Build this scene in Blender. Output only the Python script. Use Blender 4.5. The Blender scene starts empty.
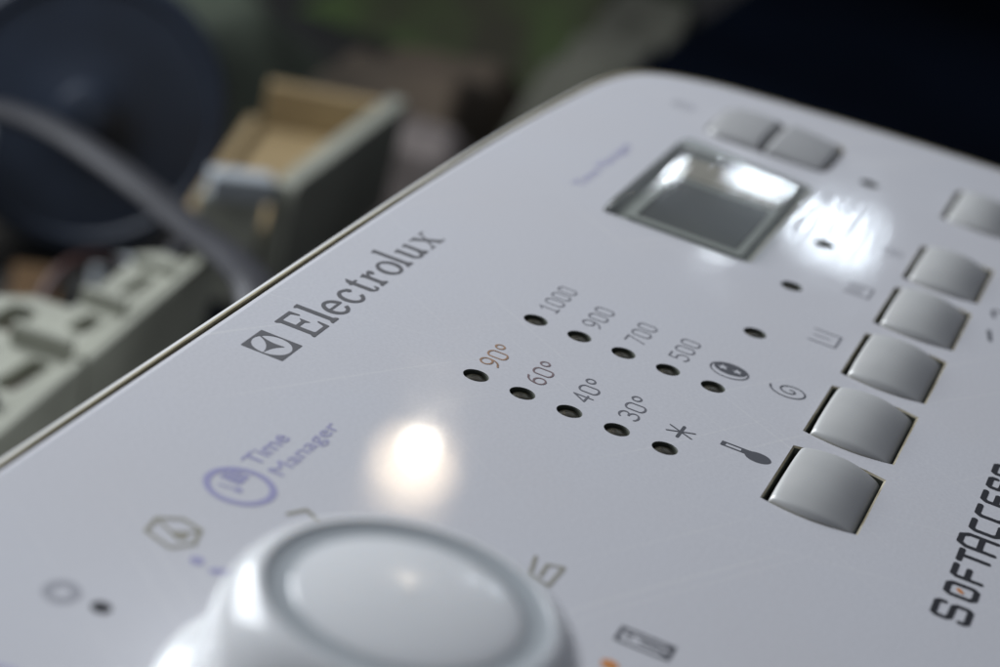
import bpy, bmesh, math, random
import numpy as np
from mathutils import Vector, Matrix, noise
from mathutils.geometry import delaunay_2d_cdt

random.seed(7)
S = 0.005            # one layout unit (the pitch of the indicator holes) is 5 mm
ZP = 30.0            # height of the fascia above the bench, in units
sc = bpy.context.scene
col = sc.collection

# ------------------------------------------------------------------ camera
cam_d = bpy.data.cameras.new('camera')
cam = bpy.data.objects.new('camera', cam_d); col.objects.link(cam)
RU = np.array([[0.34858708, 0.90868177, -0.22974876],
               [-0.31508829, 0.34446844, 0.88434205],
               [0.88272670, -0.23587907, 0.40639223]])
cx, cy, cz = RU[0], -RU[1], -RU[2]
tow = lambda a: Vector((a[0], -a[1], -a[2]))
X, Y, Z = tow(cx), tow(cy), tow(cz)
CAM = Vector((-37.762, -10.348, 18.415))
m = Matrix(((X.x, Y.x, Z.x, CAM.x * S), (X.y, Y.y, Z.y, CAM.y * S), (X.z, Y.z, Z.z, (CAM.z + ZP) * S), (0, 0, 0, 1)))
cam.matrix_world = m
cam_d.sensor_width = 36; cam_d.sensor_fit = 'HORIZONTAL'; cam_d.lens = 79.37
cam_d.clip_start = 0.01; cam_d.clip_end = 50
cam_d.dof.use_dof = True; cam_d.dof.focus_distance = 43.4 * S; cam_d.dof.aperture_fstop = 19.5
cam_d.dof.aperture_blades = 0
sc.camera = cam

# ------------------------------------------------------------------ light of the room
w = bpy.data.worlds.new('World'); sc.world = w; w.use_nodes = True
bg = w.node_tree.nodes['Background']
bg.inputs[0].default_value = (0.78, 0.84, 1.0, 1); bg.inputs[1].default_value = 0.16

def area(name, pos, target, size, power, color, size_y=None, shape='RECTANGLE'):
    l = bpy.data.lights.new(name, 'AREA'); l.shape = shape; l.size = size * S
    if size_y: l.size_y = size_y * S
    l.energy = power; l.color = color
    o = bpy.data.objects.new(name, l); col.objects.link(o)
    p = Vector((pos[0] * S, pos[1] * S, (pos[2] + ZP) * S)); t = Vector((target[0] * S, target[1] * S, (target[2] + ZP) * S))
    o.location = p; o.rotation_euler = (t - p).to_track_quat('-Z', 'Y').to_euler()
    return o
def mirror_pos(u, v, dist):      # where a lamp hangs whose reflection is seen at (u, v) of the fascia
    p = Vector((u, -v, 0)); d = (p - CAM); d.z = -d.z; d.normalize()
    return p + d * dist
KEY = (22, 71, 37)
area('window_light', KEY, (2, 0, 0), 64, 2.8, (0.90, 0.945, 1.0), 48)
pw = mirror_pos(15.0, 4.15, 400)
area('far_window_light', pw, (15, -4, 0), 14, 0.12, (0.80, 0.90, 1.0), 1.0)
pw2 = mirror_pos(12.6, 1.75, 420)
area('added_glint_light', pw2, (15, -4, 0), 3.6, 0.085, (0.84, 0.92, 1.0), 6.0)  # extra lamp, added only for the glint at the lens's left side
pl = mirror_pos(-3.62, 0.30, 270)
area('bulb_light', pl, (-4, 0, 0), 2.8, 0.030, (1.0, 0.93, 0.80), None, 'DISK')
pl2 = mirror_pos(-4.40, 0.50, 276)
area('lampshade_light', pl2, (-4, 0, 0), 11.5, 0.06, (1.0, 0.80, 0.58), None, 'DISK')
sc.view_settings.view_transform = 'Standard'; sc.view_settings.look = 'None'
sc.view_settings.exposure = 0; sc.view_settings.gamma = 1; sc.view_settings.use_curve_mapping = False
sc.cycles.max_bounces = 8; sc.cycles.caustics_reflective = False; sc.cycles.caustics_refractive = False
sc.cycles.use_denoising = True

# ------------------------------------------------------------------ materials
def mat(name, base, rough=0.5, metal=0.0, coat=0.0, spec=0.5, var=0.0, vscale=60, bump=0.0, bscale=300, tint=None):
    mt = bpy.data.materials.new(name); mt.use_nodes = True
    nt = mt.node_tree; b = nt.nodes['Principled BSDF']
    b.inputs['Base Color'].default_value = (*base, 1); b.inputs['Roughness'].default_value = rough
    b.inputs['Metallic'].default_value = metal; b.inputs['Coat Weight'].default_value = coat
    b.inputs['Specular IOR Level'].default_value = spec
    tc = nt.nodes.new('ShaderNodeTexCoord')
    if var:
        n = nt.nodes.new('ShaderNodeTexNoise'); n.inputs['Scale'].default_value = vscale; n.inputs['Detail'].default_value = 6
        nt.links.new(tc.outputs['Object'], n.inputs['Vector'])
        mx = nt.nodes.new('ShaderNodeMix'); mx.data_type = 'RGBA'
        t = tint or tuple(c * (1 - var) for c in base)
        mx.inputs[6].default_value = (*base, 1); mx.inputs[7].default_value = (*t, 1)
        r = nt.nodes.new('ShaderNodeMapRange'); r.inputs[1].default_value = 0.38; r.inputs[2].default_value = 0.68
        nt.links.new(n.outputs['Fac'], r.inputs[0]); nt.links.new(r.outputs[0], mx.inputs[0])
        nt.links.new(mx.outputs[2], b.inputs['Base Color'])
    if bump:
        n2 = nt.nodes.new('ShaderNodeTexNoise'); n2.inputs['Scale'].default_value = bscale; n2.inputs['Detail'].default_value = 4
        nt.links.new(tc.outputs['Object'], n2.inputs['Vector'])
        bp = nt.nodes.new('ShaderNodeBump'); bp.inputs['Strength'].default_value = bump; bp.inputs['Distance'].default_value = 0.001
        nt.links.new(n2.outputs['Fac'], bp.inputs['Height']); nt.links.new(bp.outputs[0], b.inputs['Normal'])
    return mt

def fascia_material():
    mt = bpy.data.materials.new('white_plastic_fascia'); mt.use_nodes = True
    nt = mt.node_tree; N = nt.nodes; L = nt.links; b = N['Principled BSDF']
    tc = N.new('ShaderNodeTexCoord')
    base = (0.635, 0.640, 0.672)
    # faint handling marks
    n = N.new('ShaderNodeTexNoise'); n.inputs['Scale'].default_value = 55; n.inputs['Detail'].default_value = 8
    L.new(tc.outputs['Object'], n.inputs['Vector'])
    mx = N.new('ShaderNodeMix'); mx.data_type = 'RGBA'
    mx.inputs[6].default_value = (*base, 1); mx.inputs[7].default_value = (base[0] * .985, base[1] * .96, base[2] * .935, 1)
    L.new(n.outputs['Fac'], mx.inputs[0])
    # tiny dirt specks
    vo = N.new('ShaderNodeTexVoronoi'); vo.inputs['Scale'].default_value = 120
    L.new(tc.outputs['Object'], vo.inputs['Vector'])
    lt = N.new('ShaderNodeMapRange'); lt.inputs[1].default_value = 0.014; lt.inputs[2].default_value = 0.036
    lt.inputs[3].default_value = 1; lt.inputs[4].default_value = 0
    L.new(vo.outputs['Distance'], lt.inputs[0])
    sep = N.new('ShaderNodeSeparateColor'); L.new(vo.outputs['Color'], sep.inputs[0])
    gt = N.new('ShaderNodeMath'); gt.operation = 'GREATER_THAN'; gt.inputs[1].default_value = 0.62; L.new(sep.outputs[0], gt.inputs[0])
    mu = N.new('ShaderNodeMath'); mu.operation = 'MULTIPLY'; L.new(lt.outputs[0], mu.inputs[0]); L.new(gt.outputs[0], mu.inputs[1])
    mu2 = N.new('ShaderNodeMath'); mu2.operation = 'MULTIPLY'; mu2.inputs[1].default_value = 0.55; L.new(mu.outputs[0], mu2.inputs[0])
    mx2 = N.new('ShaderNodeMix'); mx2.data_type = 'RGBA'; mx2.inputs[7].default_value = (0.16, 0.15, 0.14, 1)
    L.new(mu2.outputs[0], mx2.inputs[0]); L.new(mx.outputs[2], mx2.inputs[6])
    # pale hair-line scratches in two directions, only where the hand has rubbed, and a fine moulded grain
    cur = mx2.outputs[2]
    rub = N.new('ShaderNodeTexNoise'); rub.inputs['Scale'].default_value = 24; rub.inputs['Detail'].default_value = 3
    L.new(tc.outputs['Object'], rub.inputs['Vector'])
    rm = N.new('ShaderNodeMapRange'); rm.inputs[1].default_value = 0.44; rm.inputs[2].default_value = 0.62; L.new(rub.outputs['Fac'], rm.inputs[0])
    for ang, sc_, thr in ((28, (14, 1500, 1), .66), (-52, (18, 1700, 1), .68), (75, (10, 1300, 1), .70)):
        wv = N.new('ShaderNodeTexNoise'); wv.inputs['Scale'].default_value = 9; L.new(tc.outputs['Object'], wv.inputs['Vector'])
        ws = N.new('ShaderNodeVectorMath'); ws.operation = 'MULTIPLY_ADD'; ws.inputs[1].default_value = (.012, .012, 0)
        L.new(wv.outputs['Color'], ws.inputs[0]); L.new(tc.outputs['Object'], ws.inputs[2])
        vr_ = N.new('ShaderNodeVectorRotate'); vr_.rotation_type = 'Z_AXIS'; vr_.inputs['Angle'].default_value = math.radians(ang); L.new(ws.outputs[0], vr_.inputs['Vector'])
        mp_ = N.new('ShaderNodeMapping'); mp_.inputs['Scale'].default_value = sc_
        L.new(vr_.outputs[0], mp_.inputs['Vector'])
        nn_ = N.new('ShaderNodeTexNoise'); nn_.inputs['Scale'].default_value = 1; nn_.inputs['Detail'].default_value = 1; L.new(mp_.outputs[0], nn_.inputs['Vector'])
        th_ = N.new('ShaderNodeMapRange'); th_.inputs[1].default_value = thr; th_.inputs[2].default_value = thr + .08; L.new(nn_.outputs['Fac'], th_.inputs[0])
        ml_ = N.new('ShaderNodeMath'); ml_.operation = 'MULTIPLY'; L.new(th_.outputs[0], ml_.inputs[0]); L.new(rm.outputs[0], ml_.inputs[1])
        m3 = N.new('ShaderNodeMath'); m3.operation = 'MULTIPLY'; m3.inputs[1].default_value = .33; L.new(ml_.outputs[0], m3.inputs[0])
        mx_ = N.new('ShaderNodeMix'); mx_.data_type = 'RGBA'; mx_.inputs[7].default_value = (.80, .79, .76, 1)
        L.new(m3.outputs[0], mx_.inputs[0]); L.new(cur, mx_.inputs[6]); cur = mx_.outputs[2]
    gr = N.new('ShaderNodeTexNoise'); gr.inputs['Scale'].default_value = 2600; gr.inputs['Detail'].default_value = 2; L.new(tc.outputs['Object'], gr.inputs['Vector'])
    gm = N.new('ShaderNodeMapRange'); gm.inputs[1].default_value = .3; gm.inputs[2].default_value = .7; gm.inputs[3].default_value = .965; gm.inputs[4].default_value = 1.035
    L.new(gr.outputs['Fac'], gm.inputs[0])
    gx = N.new('ShaderNodeVectorMath'); gx.operation = 'SCALE'; L.new(cur, gx.inputs[0]); L.new(gm.outputs[0], gx.inputs['Scale'])
    L.new(gx.outputs[0], b.inputs['Base Color'])
    # smears change the gloss
    n3 = N.new('ShaderNodeTexNoise'); n3.inputs['Scale'].default_value = 28; n3.inputs['Detail'].default_value = 7; n3.inputs['Roughness'].default_value = 0.65
    L.new(tc.outputs['Object'], n3.inputs['Vector'])
    rr = N.new('ShaderNodeMapRange'); rr.inputs[1].default_value = 0.35; rr.inputs[2].default_value = 0.7
    rr.inputs[3].default_value = 0.03; rr.inputs[4].default_value = 0.11
    L.new(n3.outputs['Fac'], rr.inputs[0]); L.new(rr.outputs[0], b.inputs['Roughness'])
    b.inputs['Specular IOR Level'].default_value = 0.5
    # hair-line scratches everywhere, a scuffed and wavy patch beside the display
    mp = N.new('ShaderNodeMapping'); mp.inputs['Scale'].default_value = (55, 850, 60)
    L.new(tc.outputs['Object'], mp.inputs['Vector'])
    ns = N.new('ShaderNodeTexNoise'); ns.inputs['Scale'].default_value = 1; ns.inputs['Detail'].default_value = 2
    L.new(mp.outputs[0], ns.inputs['Vector'])
    sub = N.new('ShaderNodeVectorMath'); sub.operation = 'SUBTRACT'; sub.inputs[1].default_value = (15.4 * S, -3.6 * S, ZP * S)
    L.new(tc.outputs['Object'], sub.inputs[0])
    sm = N.new('ShaderNodeVectorMath'); sm.operation = 'MULTIPLY'; sm.inputs[1].default_value = (1 / (3.0 * S), 1 / (1.9 * S), 0)
    L.new(sub.outputs[0], sm.inputs[0])
    ln = N.new('ShaderNodeVectorMath'); ln.operation = 'LENGTH'; L.new(sm.outputs[0], ln.inputs[0])
    mk = N.new('ShaderNodeMapRange'); mk.inputs[1].default_value = 0.6; mk.inputs[2].default_value = 1.0
    mk.inputs[3].default_value = 0.95; mk.inputs[4].default_value = 0.013; L.new(ln.outputs['Value'], mk.inputs[0])
    b1 = N.new('ShaderNodeBump'); b1.inputs['Distance'].default_value = 0.00006
    L.new(mk.outputs[0], b1.inputs['Strength']); L.new(ns.outputs['Fac'], b1.inputs['Height'])
    L.new(b1.outputs[0], b.inputs['Normal'])
    return mt

M = dict(
    fascia=fascia_material(),
    rim=mat('white_plastic_rim', (0.74, 0.74, 0.73), 0.3, var=0.08, vscale=40),
    grime=mat('tan_grime', (0.20, 0.165, 0.09), 0.7, var=0.5, vscale=220, tint=(0.42, 0.38, 0.28)),
    yellowed=mat('yellowed_edge', (0.40, 0.35, 0.22), 0.6, var=0.35, vscale=120, tint=(0.26, 0.22, 0.12)),
    seam=mat('dirty_seam', (0.16, 0.13, 0.065), 0.7, var=0.4, vscale=160),
    silver=mat('silver_paint', (0.60, 0.60, 0.58), 0.42, metal=0.22, var=0.10, vscale=90),
    palegrey=mat('pale_grey_plastic', (0.44, 0.44, 0.435), 0.5, metal=0.2, var=0.05),
    led=mat('dark_led', (0.020, 0.019, 0.013), 0.35, var=.7, vscale=1500, tint=(.07, .062, .04)),
    knob=mat('white_gloss_plastic', (0.82, 0.825, 0.82), 0.17, var=0.05, vscale=60),
    ring=mat('grey_ring_plastic', (0.40, 0.43, 0.445), 0.3),
    screen=mat('dark_lcd', (0.030, 0.032, 0.038), 0.3, var=.5, vscale=70, tint=(.055, .052, .052)),
    bezel=mat('beige_bezel', (0.36, 0.36, 0.345), 0.5),
    label=mat('brown_reflection_paint', (0.40, 0.345, 0.29), 0.5, var=.3, vscale=90),  # colour of a brown reflection beyond the screen, not a printed label
    well=mat('dark_well', (0.05, 0.055, 0.04), 0.6),
    ink=mat('grey_ink', (0.085, 0.088, 0.10), 0.45),
    ink_logo=mat('logo_ink', (0.125, 0.125, 0.132), 0.4),
    ink_thin=mat('thin_grey_ink', (0.15, 0.15, 0.17), 0.5),
    ink_tan=mat('worn_tan_ink', (0.42, 0.25, 0.15), 0.5, var=0.4, vscale=900),
    ink_rose=mat('worn_rose_ink', (0.20, 0.145, 0.15), 0.5),
    ink_violet=mat('violet_ink', (0.33, 0.32, 0.50), 0.5),
    ink_faint=mat('faint_grey_ink', (0.33, 0.33, 0.36), 0.5),
    ink_black=mat('black_ink', (0.018, 0.018, 0.022), 0.4),
    ink_orange=mat('orange_ink', (0.62, 0.24, 0.06), 0.5),
    ink_olive=mat('olive_ink', (0.30, 0.285, 0.23), 0.5),
)
kb = M['knob'].node_tree.nodes['Principled BSDF']
kb.inputs['Subsurface Weight'].default_value = 0.45; kb.inputs['Subsurface Radius'].default_value = (1.0, 0.9, 0.8); kb.inputs['Subsurface Scale'].default_value = 0.004
def lens_material():
    mt = bpy.data.materials.new('clear_plastic'); mt.use_nodes = True
    nt = mt.node_tree; N = nt.nodes; L = nt.links
    for n in list(N): N.remove(n)
    out = N.new('ShaderNodeOutputMaterial')
    tr = N.new('ShaderNodeBsdfTransparent'); tr.inputs[0].default_value = (0.90, 0.93, 0.90, 1)
    gl = N.new('ShaderNodeBsdfGlossy'); gl.inputs['Roughness'].default_value = 0.05
    lw = N.new('ShaderNodeLayerWeight'); lw.inputs[0].default_value = 0.5      # thin clear sheet: the same from both sides
    pwr = N.new('ShaderNodeMath'); pwr.operation = 'POWER'; pwr.inputs[1].default_value = 5.0
    fr = N.new('ShaderNodeMath'); fr.operation = 'MULTIPLY_ADD'; fr.inputs[1].default_value = 0.95; fr.inputs[2].default_value = 0.05
    L.new(lw.outputs['Facing'], pwr.inputs[0]); L.new(pwr.outputs[0], fr.inputs[0])
    mx = N.new('ShaderNodeMixShader')
    tc = N.new('ShaderNodeTexCoord')
    mp = N.new('ShaderNodeMapping'); mp.inputs['Scale'].default_value = (55, 850, 60)
    ns = N.new('ShaderNodeTexNoise'); ns.inputs['Scale'].default_value = 1; ns.inputs['Detail'].default_value = 2
    bp = N.new('ShaderNodeBump'); bp.inputs['Distance'].default_value = 0.00002; bp.inputs['Strength'].default_value = 0.8
    L.new(tc.outputs['Object'], mp.inputs['Vector']); L.new(mp.outputs[0], ns.inputs['Vector']); L.new(ns.outputs['Fac'], bp.inputs['Height'])
    L.new(bp.outputs[0], gl.inputs['Normal']); L.new(bp.outputs[0], lw.inputs['Normal'])
    df = N.new('ShaderNodeBsdfDiffuse'); df.inputs[0].default_value = (0.6, 0.63, 0.6, 1); m0 = N.new('ShaderNodeMixShader'); m0.inputs[0].default_value = 0.08
    L.new(tr.outputs[0], m0.inputs[1]); L.new(df.outputs[0], m0.inputs[2])
    L.new(fr.outputs[0], mx.inputs[0]); L.new(m0.outputs[0], mx.inputs[1]); L.new(gl.outputs[0], mx.inputs[2])
    L.new(mx.outputs[0], out.inputs[0])
    return mt
M['lens'] = lens_material()

# ------------------------------------------------------------------ mesh helpers (coordinates in units, z above the fascia plane)
def link(name, verts, faces, material, parent=None, smooth=False, mats=None, fmat=None, dz=ZP, autosmooth=None):
    me = bpy.data.meshes.new(name)
    me.from_pydata([(x * S, y * S, (z + dz) * S) for x, y, z in verts], [], faces)
    for mm in (mats or [material]): me.materials.append(mm)
    if fmat:
        for p, i in zip(me.polygons, fmat): p.material_index = i
    bm = bmesh.new(); bm.from_mesh(me); bmesh.ops.recalc_face_normals(bm, faces=bm.faces)
    if sum(fc.normal.z * fc.calc_area() for fc in bm.faces) < -1e-12 and any(len(e.link_faces) == 1 for e in bm.edges):
        bmesh.ops.reverse_faces(bm, faces=bm.faces)      # an open sheet faces up
    bm.to_mesh(me); bm.free()
    if smooth:
        for p in me.polygons: p.use_smooth = True
    if autosmooth is not None:
        for p in me.polygons: p.use_smooth = True
        me.set_sharp_from_angle(angle=math.radians(autosmooth))
    o = bpy.data.objects.new(name, me); col.objects.link(o); o.parent = parent
    return o
def empty(name, label, cat, loc=(0, 0, 0), group=None):
    o = bpy.data.objects.new(name, None); o.empty_display_size = 0.01; col.objects.link(o); o.location = loc
    o['label'] = label; o['category'] = cat
    if group: o['group'] = group
    return o
def tag(o, label, cat, group=None):
    o['label'] = label; o['category'] = cat
    if group: o['group'] = group
    return o
def rrect(x0, x1, y0, y1, r, n=6):
    pts = []
    for cxx, cyy, a0 in ((x1 - r, y1 - r, 0), (x0 + r, y1 - r, 90), (x0 + r, y0 + r, 180), (x1 - r, y0 + r, 270)):
        for i in range(n + 1):
            a = math.radians(a0 + 90 * i / n); pts.append((cxx + r * math.cos(a), cyy + r * math.sin(a)))
    return pts
def circle(x, y, r, n=32): return [(x + r * math.cos(2 * math.pi * i / n), y + r * math.sin(2 * math.pi * i / n)) for i in range(n)]
def offset(poly, d):             # inward offset of a counter-clockwise polygon
    n = len(poly); out = []
    for i in range(n):
        a = Vector(poly[i - 1]); b = Vector(poly[i]); c = Vector(poly[(i + 1) % n])
        t1 = (b - a).normalized(); t2 = (c - b).normalized()
        n1 = Vector((-t1.y, t1.x)); n2 = Vector((-t2.y, t2.x)); nn = (n1 + n2)
        nn /= max(nn.length, 1e-9); k = d / max(nn.dot(n1), .4)
        out.append((b.x + nn.x * k, b.y + nn.y * k))
    return out
def area2(p): return sum(p[i - 1][0] * p[i][1] - p[i][0] * p[i - 1][1] for i in range(len(p)))
def inside(pt, poly):
    x, y = pt; c = False; j = len(poly) - 1
    for i in range(len(poly)):
        xi, yi = poly[i]; xj, yj = poly[j]
        if (yi > y) != (yj > y) and x < (xj - xi) * (y - yi) / (yj - yi) + xi: c = not c
        j = i
    return c
class Builder:
    def __init__(s): s.v = []; s.f = []; s.m = []
    def loop(s, pts, z):
        i0 = len(s.v); s.v += [(x, y, z) for x, y in pts]; return list(range(i0, i0 + len(pts)))
    def bridge(s, a, b, mi=0):
        n = len(a)
        for i in range(n): s.f.append((a[i], a[(i + 1) % n], b[(i + 1) % n], b[i])); s.m.append(mi)
    def cap(s, a, mi=0): s.f.append(tuple(a)); s.m.append(mi)
    def sheet(s, outer, holes, mi=0):      # flat fill between index loops already in v
        idx = list(outer) + [i for h in holes for i in h]
        pos = [Vector(s.v[i][:2]) for i in idx]; ed = []; k = 0
        for lp in [outer] + holes:
            n = len(lp); ed += [(k + i, k + (i + 1) % n) for i in range(n)]; k += n
        r = delaunay_2d_cdt(pos, ed, [], 0, 1e-7)
        vv, ff, ov = r[0], r[2], r[3]
        po = [s.v[i][:2] for i in outer]; ph = [[s.v[i][:2] for i in h] for h in holes]
        mp = [idx[o[0]] if o else None for o in ov]
        for t in ff:
            c = (sum(vv[i].x for i in t) / 3, sum(vv[i].y for i in t) / 3)
            if inside(c, po) and not any(inside(c, h) for h in ph):
                s.f.append(tuple(mp[i] for i in t)); s.m.append(mi)
def plate(name, outline, holes, z0, z1, material, parent, bev=0.0, dz=ZP):
    B = Builder()
    if area2(outline) < 0: outline = outline[::-1]
    top = B.loop(offset(outline, bev) if bev else outline, z1); mid = B.loop(outline, z1 - bev) if bev else top
    bot = B.loop(outline, z0)
    if bev: B.bridge(mid, top)
    B.bridge(bot, mid)
    ht = []; hb = []
    for h in holes:
        a = B.loop(h, z1); b = B.loop(h, z0); B.bridge(a, b); ht.append(a); hb.append(b)
    B.sheet(top, ht); B.sheet(bot, hb)
    return link(name, B.v, B.f, material, parent, dz=dz)
def catmull(pts, per=6):
    out = []
    for i in range(len(pts) - 1):
        p0 = Vector(pts[max(i - 1, 0)]); p1 = Vector(pts[i]); p2 = Vector(pts[i + 1]); p3 = Vector(pts[min(i + 2, len(pts) - 1)])
        for k in range(per):
            t = k / per
            out.append(tuple(0.5 * ((2 * p1) + (p2 - p0) * t + (2 * p0 - 5 * p1 + 4 * p2 - p3) * t * t + (3 * p1 - p0 - 3 * p2 + p3) * t ** 3)))
    out.append(tuple(pts[-1])); return out
def lathe(name, profile, material, parent, center=(0, 0, 0), n=72, axis=None, close=True, dz=ZP):
    v = []; f = []
    for r, z in profile:
        for i in range(n): a = 2 * math.pi * i / n; v.append(Vector((r * math.cos(a), r * math.sin(a), z)))
    for k in range(len(profile) - 1):
        for i in range(n): f.append((k * n + i, k * n + (i + 1) % n, (k + 1) * n + (i + 1) % n, (k + 1) * n + i))
    if close: f.append(tuple(range(n))); f.append(tuple(range((len(profile) - 1) * n, len(profile) * n)))
    if axis is not None:
        q = Vector((0, 0, 1)).rotation_difference(Vector(axis)); v = [q @ p for p in v]
    c = Vector(center); v = [tuple(p + c) for p in v]
    return link(name, v, f, material, parent, dz=dz, autosmooth=40)
def box(name, x0, x1, y0, y1, z0, z1, material, parent=None, r=0.12, rot=0, piv=None, dz=ZP, bev=0.1):
    pts = rrect(x0, x1, y0, y1, r, 3)
    if rot:
        px, py = piv or ((x0 + x1) / 2, (y0 + y1) / 2); c, s_ = math.cos(rot), math.sin(rot)
        pts = [(px + (x - px) * c - (y - py) * s_, py + (x - px) * s_ + (y - py) * c) for x, y in pts]
    return plate(name, pts, [], z0, z1, material, parent, bev, dz)
def sweep(name, pts, rad, material, parent=None, flat=1.0, n=12, up=(0, 0, 1)):   # tube or band along 3-D points
    v = []; f = []; P = [Vector(p) for p in pts]
    for i, p in enumerate(P):
        t = (P[min(i + 1, len(P) - 1)] - P[max(i - 1, 0)]).normalized()
        a = t.cross(Vector(up)).normalized(); b = a.cross(t).normalized()
        for k in range(n):
            an = 2 * math.pi * k / n; v.append(tuple(p + a * rad * math.cos(an) + b * rad * flat * math.sin(an)))
    for i in range(len(P) - 1):
        for k in range(n): f.append((i * n + k, i * n + (k + 1) % n, (i + 1) * n + (k + 1) % n, (i + 1) * n + k))
    f.append(tuple(range(n))); f.append(tuple(range((len(P) - 1) * n, len(P) * n)))
    return link(name, v, f, material, parent, autosmooth=50)

# ------------------------------------------------------------------ printed marks: shapes given as distance fields, filled by marching squares
def d_seg(X, Y, a, b):
    ax, ay = a; bx, by = b; dx, dy = bx - ax, by - ay
    t = np.clip(((X - ax) * dx + (Y - ay) * dy) / max(dx * dx + dy * dy, 1e-12), 0, 1)
    return np.hypot(X - ax - t * dx, Y - ay - t * dy)
def d_line(X, Y, pts, wd): return np.min([d_seg(X, Y, pts[i], pts[i + 1]) for i in range(len(pts) - 1)], axis=0) - wd / 2
def d_ell(X, Y, c, rx, ry): return (np.hypot((X - c[0]) / rx, (Y - c[1]) / ry) - 1) * min(rx, ry)
def d_box(X, Y, x0, x1, y0, y1): return np.maximum(np.maximum(x0 - X, X - x1), np.maximum(y0 - Y, Y - y1))
def d_poly(X, Y, pts):
    ins = np.zeros(X.shape, bool); n = len(pts); j = n - 1
    d = np.min([d_seg(X, Y, pts[i - 1], pts[i]) for i in range(n)], axis=0)
    for i in range(n):
        xi, yi = pts[i]; xj, yj = pts[j]
        if yi != yj:
            ins ^= ((yi > Y) != (yj > Y)) & (X < (xj - xi) * (Y - yi) / (yj - yi) + xi)
        j = i
    return np.where(ins, -d, d)
U = lambda *a: np.minimum.reduce(a)
def ink(name, fn, x0, x1, y0, y1, step, material, parent, z=0.006):
    nx = int((x1 - x0) / step) + 2; ny = int((y1 - y0) / step) + 2
    xs = x0 + np.arange(nx) * step; ys = y0 + np.arange(ny) * step
    X_, Y_ = np.meshgrid(xs, ys, indexing='ij'); D = fn(X_, Y_); D = np.where(np.abs(D) < 1e-6, 1e-6, D)
    I = D < 0; any_ = I[:-1, :-1] | I[1:, :-1] | I[1:, 1:] | I[:-1, 1:]
    v = []; f = []; cache = {}
    def cv(i, j):
        k = (i, j)
        if k not in cache: cache[k] = len(v); v.append((xs[i], ys[j], z))
        return cache[k]
    def ev(a, b):
        k = (a, b) if a < b else (b, a)
        if k not in cache:
            p, q = k; t = D[p] / (D[p] - D[q]); cache[k] = len(v)
            v.append((xs[p[0]] + t * (xs[q[0]] - xs[p[0]]), ys[p[1]] + t * (ys[q[1]] - ys[p[1]]), z))
        return cache[k]
    for i, j in zip(*np.nonzero(any_)):
        cs = [(i, j), (i + 1, j), (i + 1, j + 1), (i, j + 1)]; poly = []
        for k in range(4):
            a, b = cs[k], cs[(k + 1) % 4]
            if I[a]: poly.append(cv(*a))
            if I[a] != I[b]: poly.append(ev(a, b))
        if len(poly) >= 3: f.append(tuple(poly))
    return link(name, v, f, material, parent)
def arc(c, rx, ry, a0, a1, n=16): return [(c[0] + rx * math.cos(math.radians(a0 + (a1 - a0) * i / n)), c[1] + ry * math.sin(math.radians(a0 + (a1 - a0) * i / n))) for i in range(n + 1)]
# narrow digits, box 0..1 wide and 0..1 high
def stad(x0, x1, y0, y1, k=.22): 
    return arc(((x0 + x1) / 2, y1 - k), (x1 - x0) / 2, k, 0, 180) + arc(((x0 + x1) / 2, y0 + k), (x1 - x0) / 2, k, 180, 360) + [(x1, y1 - k)]
DIG = {
 '0': [stad(0, 1, 0, 1)],
 '1': [[(.15, .8), (.55, 1), (.55, 0)], [(.15, 0), (.95, 0)]],
 '3': [arc((.45, .76), .5, .24, 150, -90, 14), arc((.45, .27), .55, .27, 90, -150, 14)],
 '4': [[(.75, 0), (.75, 1), (0, .3), (1, .3)]],
 '5': [[(.95, 1), (.1, 1), (.08, .58)] + arc((.45, .32), .55, .32, 120, -150, 14)],
 '6': [[(.85, 1)] + arc((.75, .35), .75, .6, 110, 180, 8) + arc((.5, .3), .5, .3, 180, 540, 20)],
 '7': [[(0, 1), (1, 1), (.35, 0)]],
 '9': [[(.15, 0)] + arc((.25, .65), .75, .6, -70, 0, 8) + arc((.5, .7), .5, .3, 0, 360, 20)],
}
def digits(txt, x, y, h, wd, pitch, st, material, parent):
    lines = []
    for k, ch in enumerate(txt):
        ox = x + k * pitch
        if ch == 'o':
            lines.append(arc((ox + wd * .36, y + h * .75), wd * .36, h * .23, 0, 360, 18)); continue
        for pl in DIG[ch]: lines.append([(ox + a * wd, y + b * h) for a, b in pl])
    fn = lambda X, Y: U(*[d_line(X, Y, l, st) for l in lines])
    return ink('lettering', fn, x - .1, x + len(txt) * pitch + .1, y - .1, y + h + .1, 0.0125, material, parent)
def text_mark(txt, x0, x1, base, cap, material, parent, bold=0.0, z=0.006):
    cu = bpy.data.curves.new('lettering', 'FONT'); cu.body = txt; cu.offset = bold; cu.resolution_u = 3
    t = bpy.data.objects.new('lettering_source', cu); col.objects.link(t)
    dg = bpy.context.evaluated_depsgraph_get(); me = t.evaluated_get(dg).to_mesh()
    vs = [tuple(v.co) for v in me.vertices]; fs = [tuple(p.vertices) for p in me.polygons]
    t.evaluated_get(dg).to_mesh_clear(); bpy.data.objects.remove(t); bpy.data.curves.remove(cu)
    a, b = min(v[0] for v in vs), max(v[0] for v in vs)
    k = (x1 - x0) / (b - a); ky = cap / 0.70
    return link('lettering', [(x0 + (v[0] - a) * k, base + v[1] * ky, z) for v in vs], fs, material, parent)

# ================================================================== the bench under everything
bench = link('bench_top', [(-400, -400, 0), (600, -400, 0), (600, 400, 0), (-400, 400, 0)], [(0, 1, 2, 3)],
             mat('dark_worn_bench', (0.022, 0.022, 0.020), 0.75, var=0.6, vscale=14, tint=(0.05, 0.04, 0.03)), dz=0)
bench['kind'] = 'structure'

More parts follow.
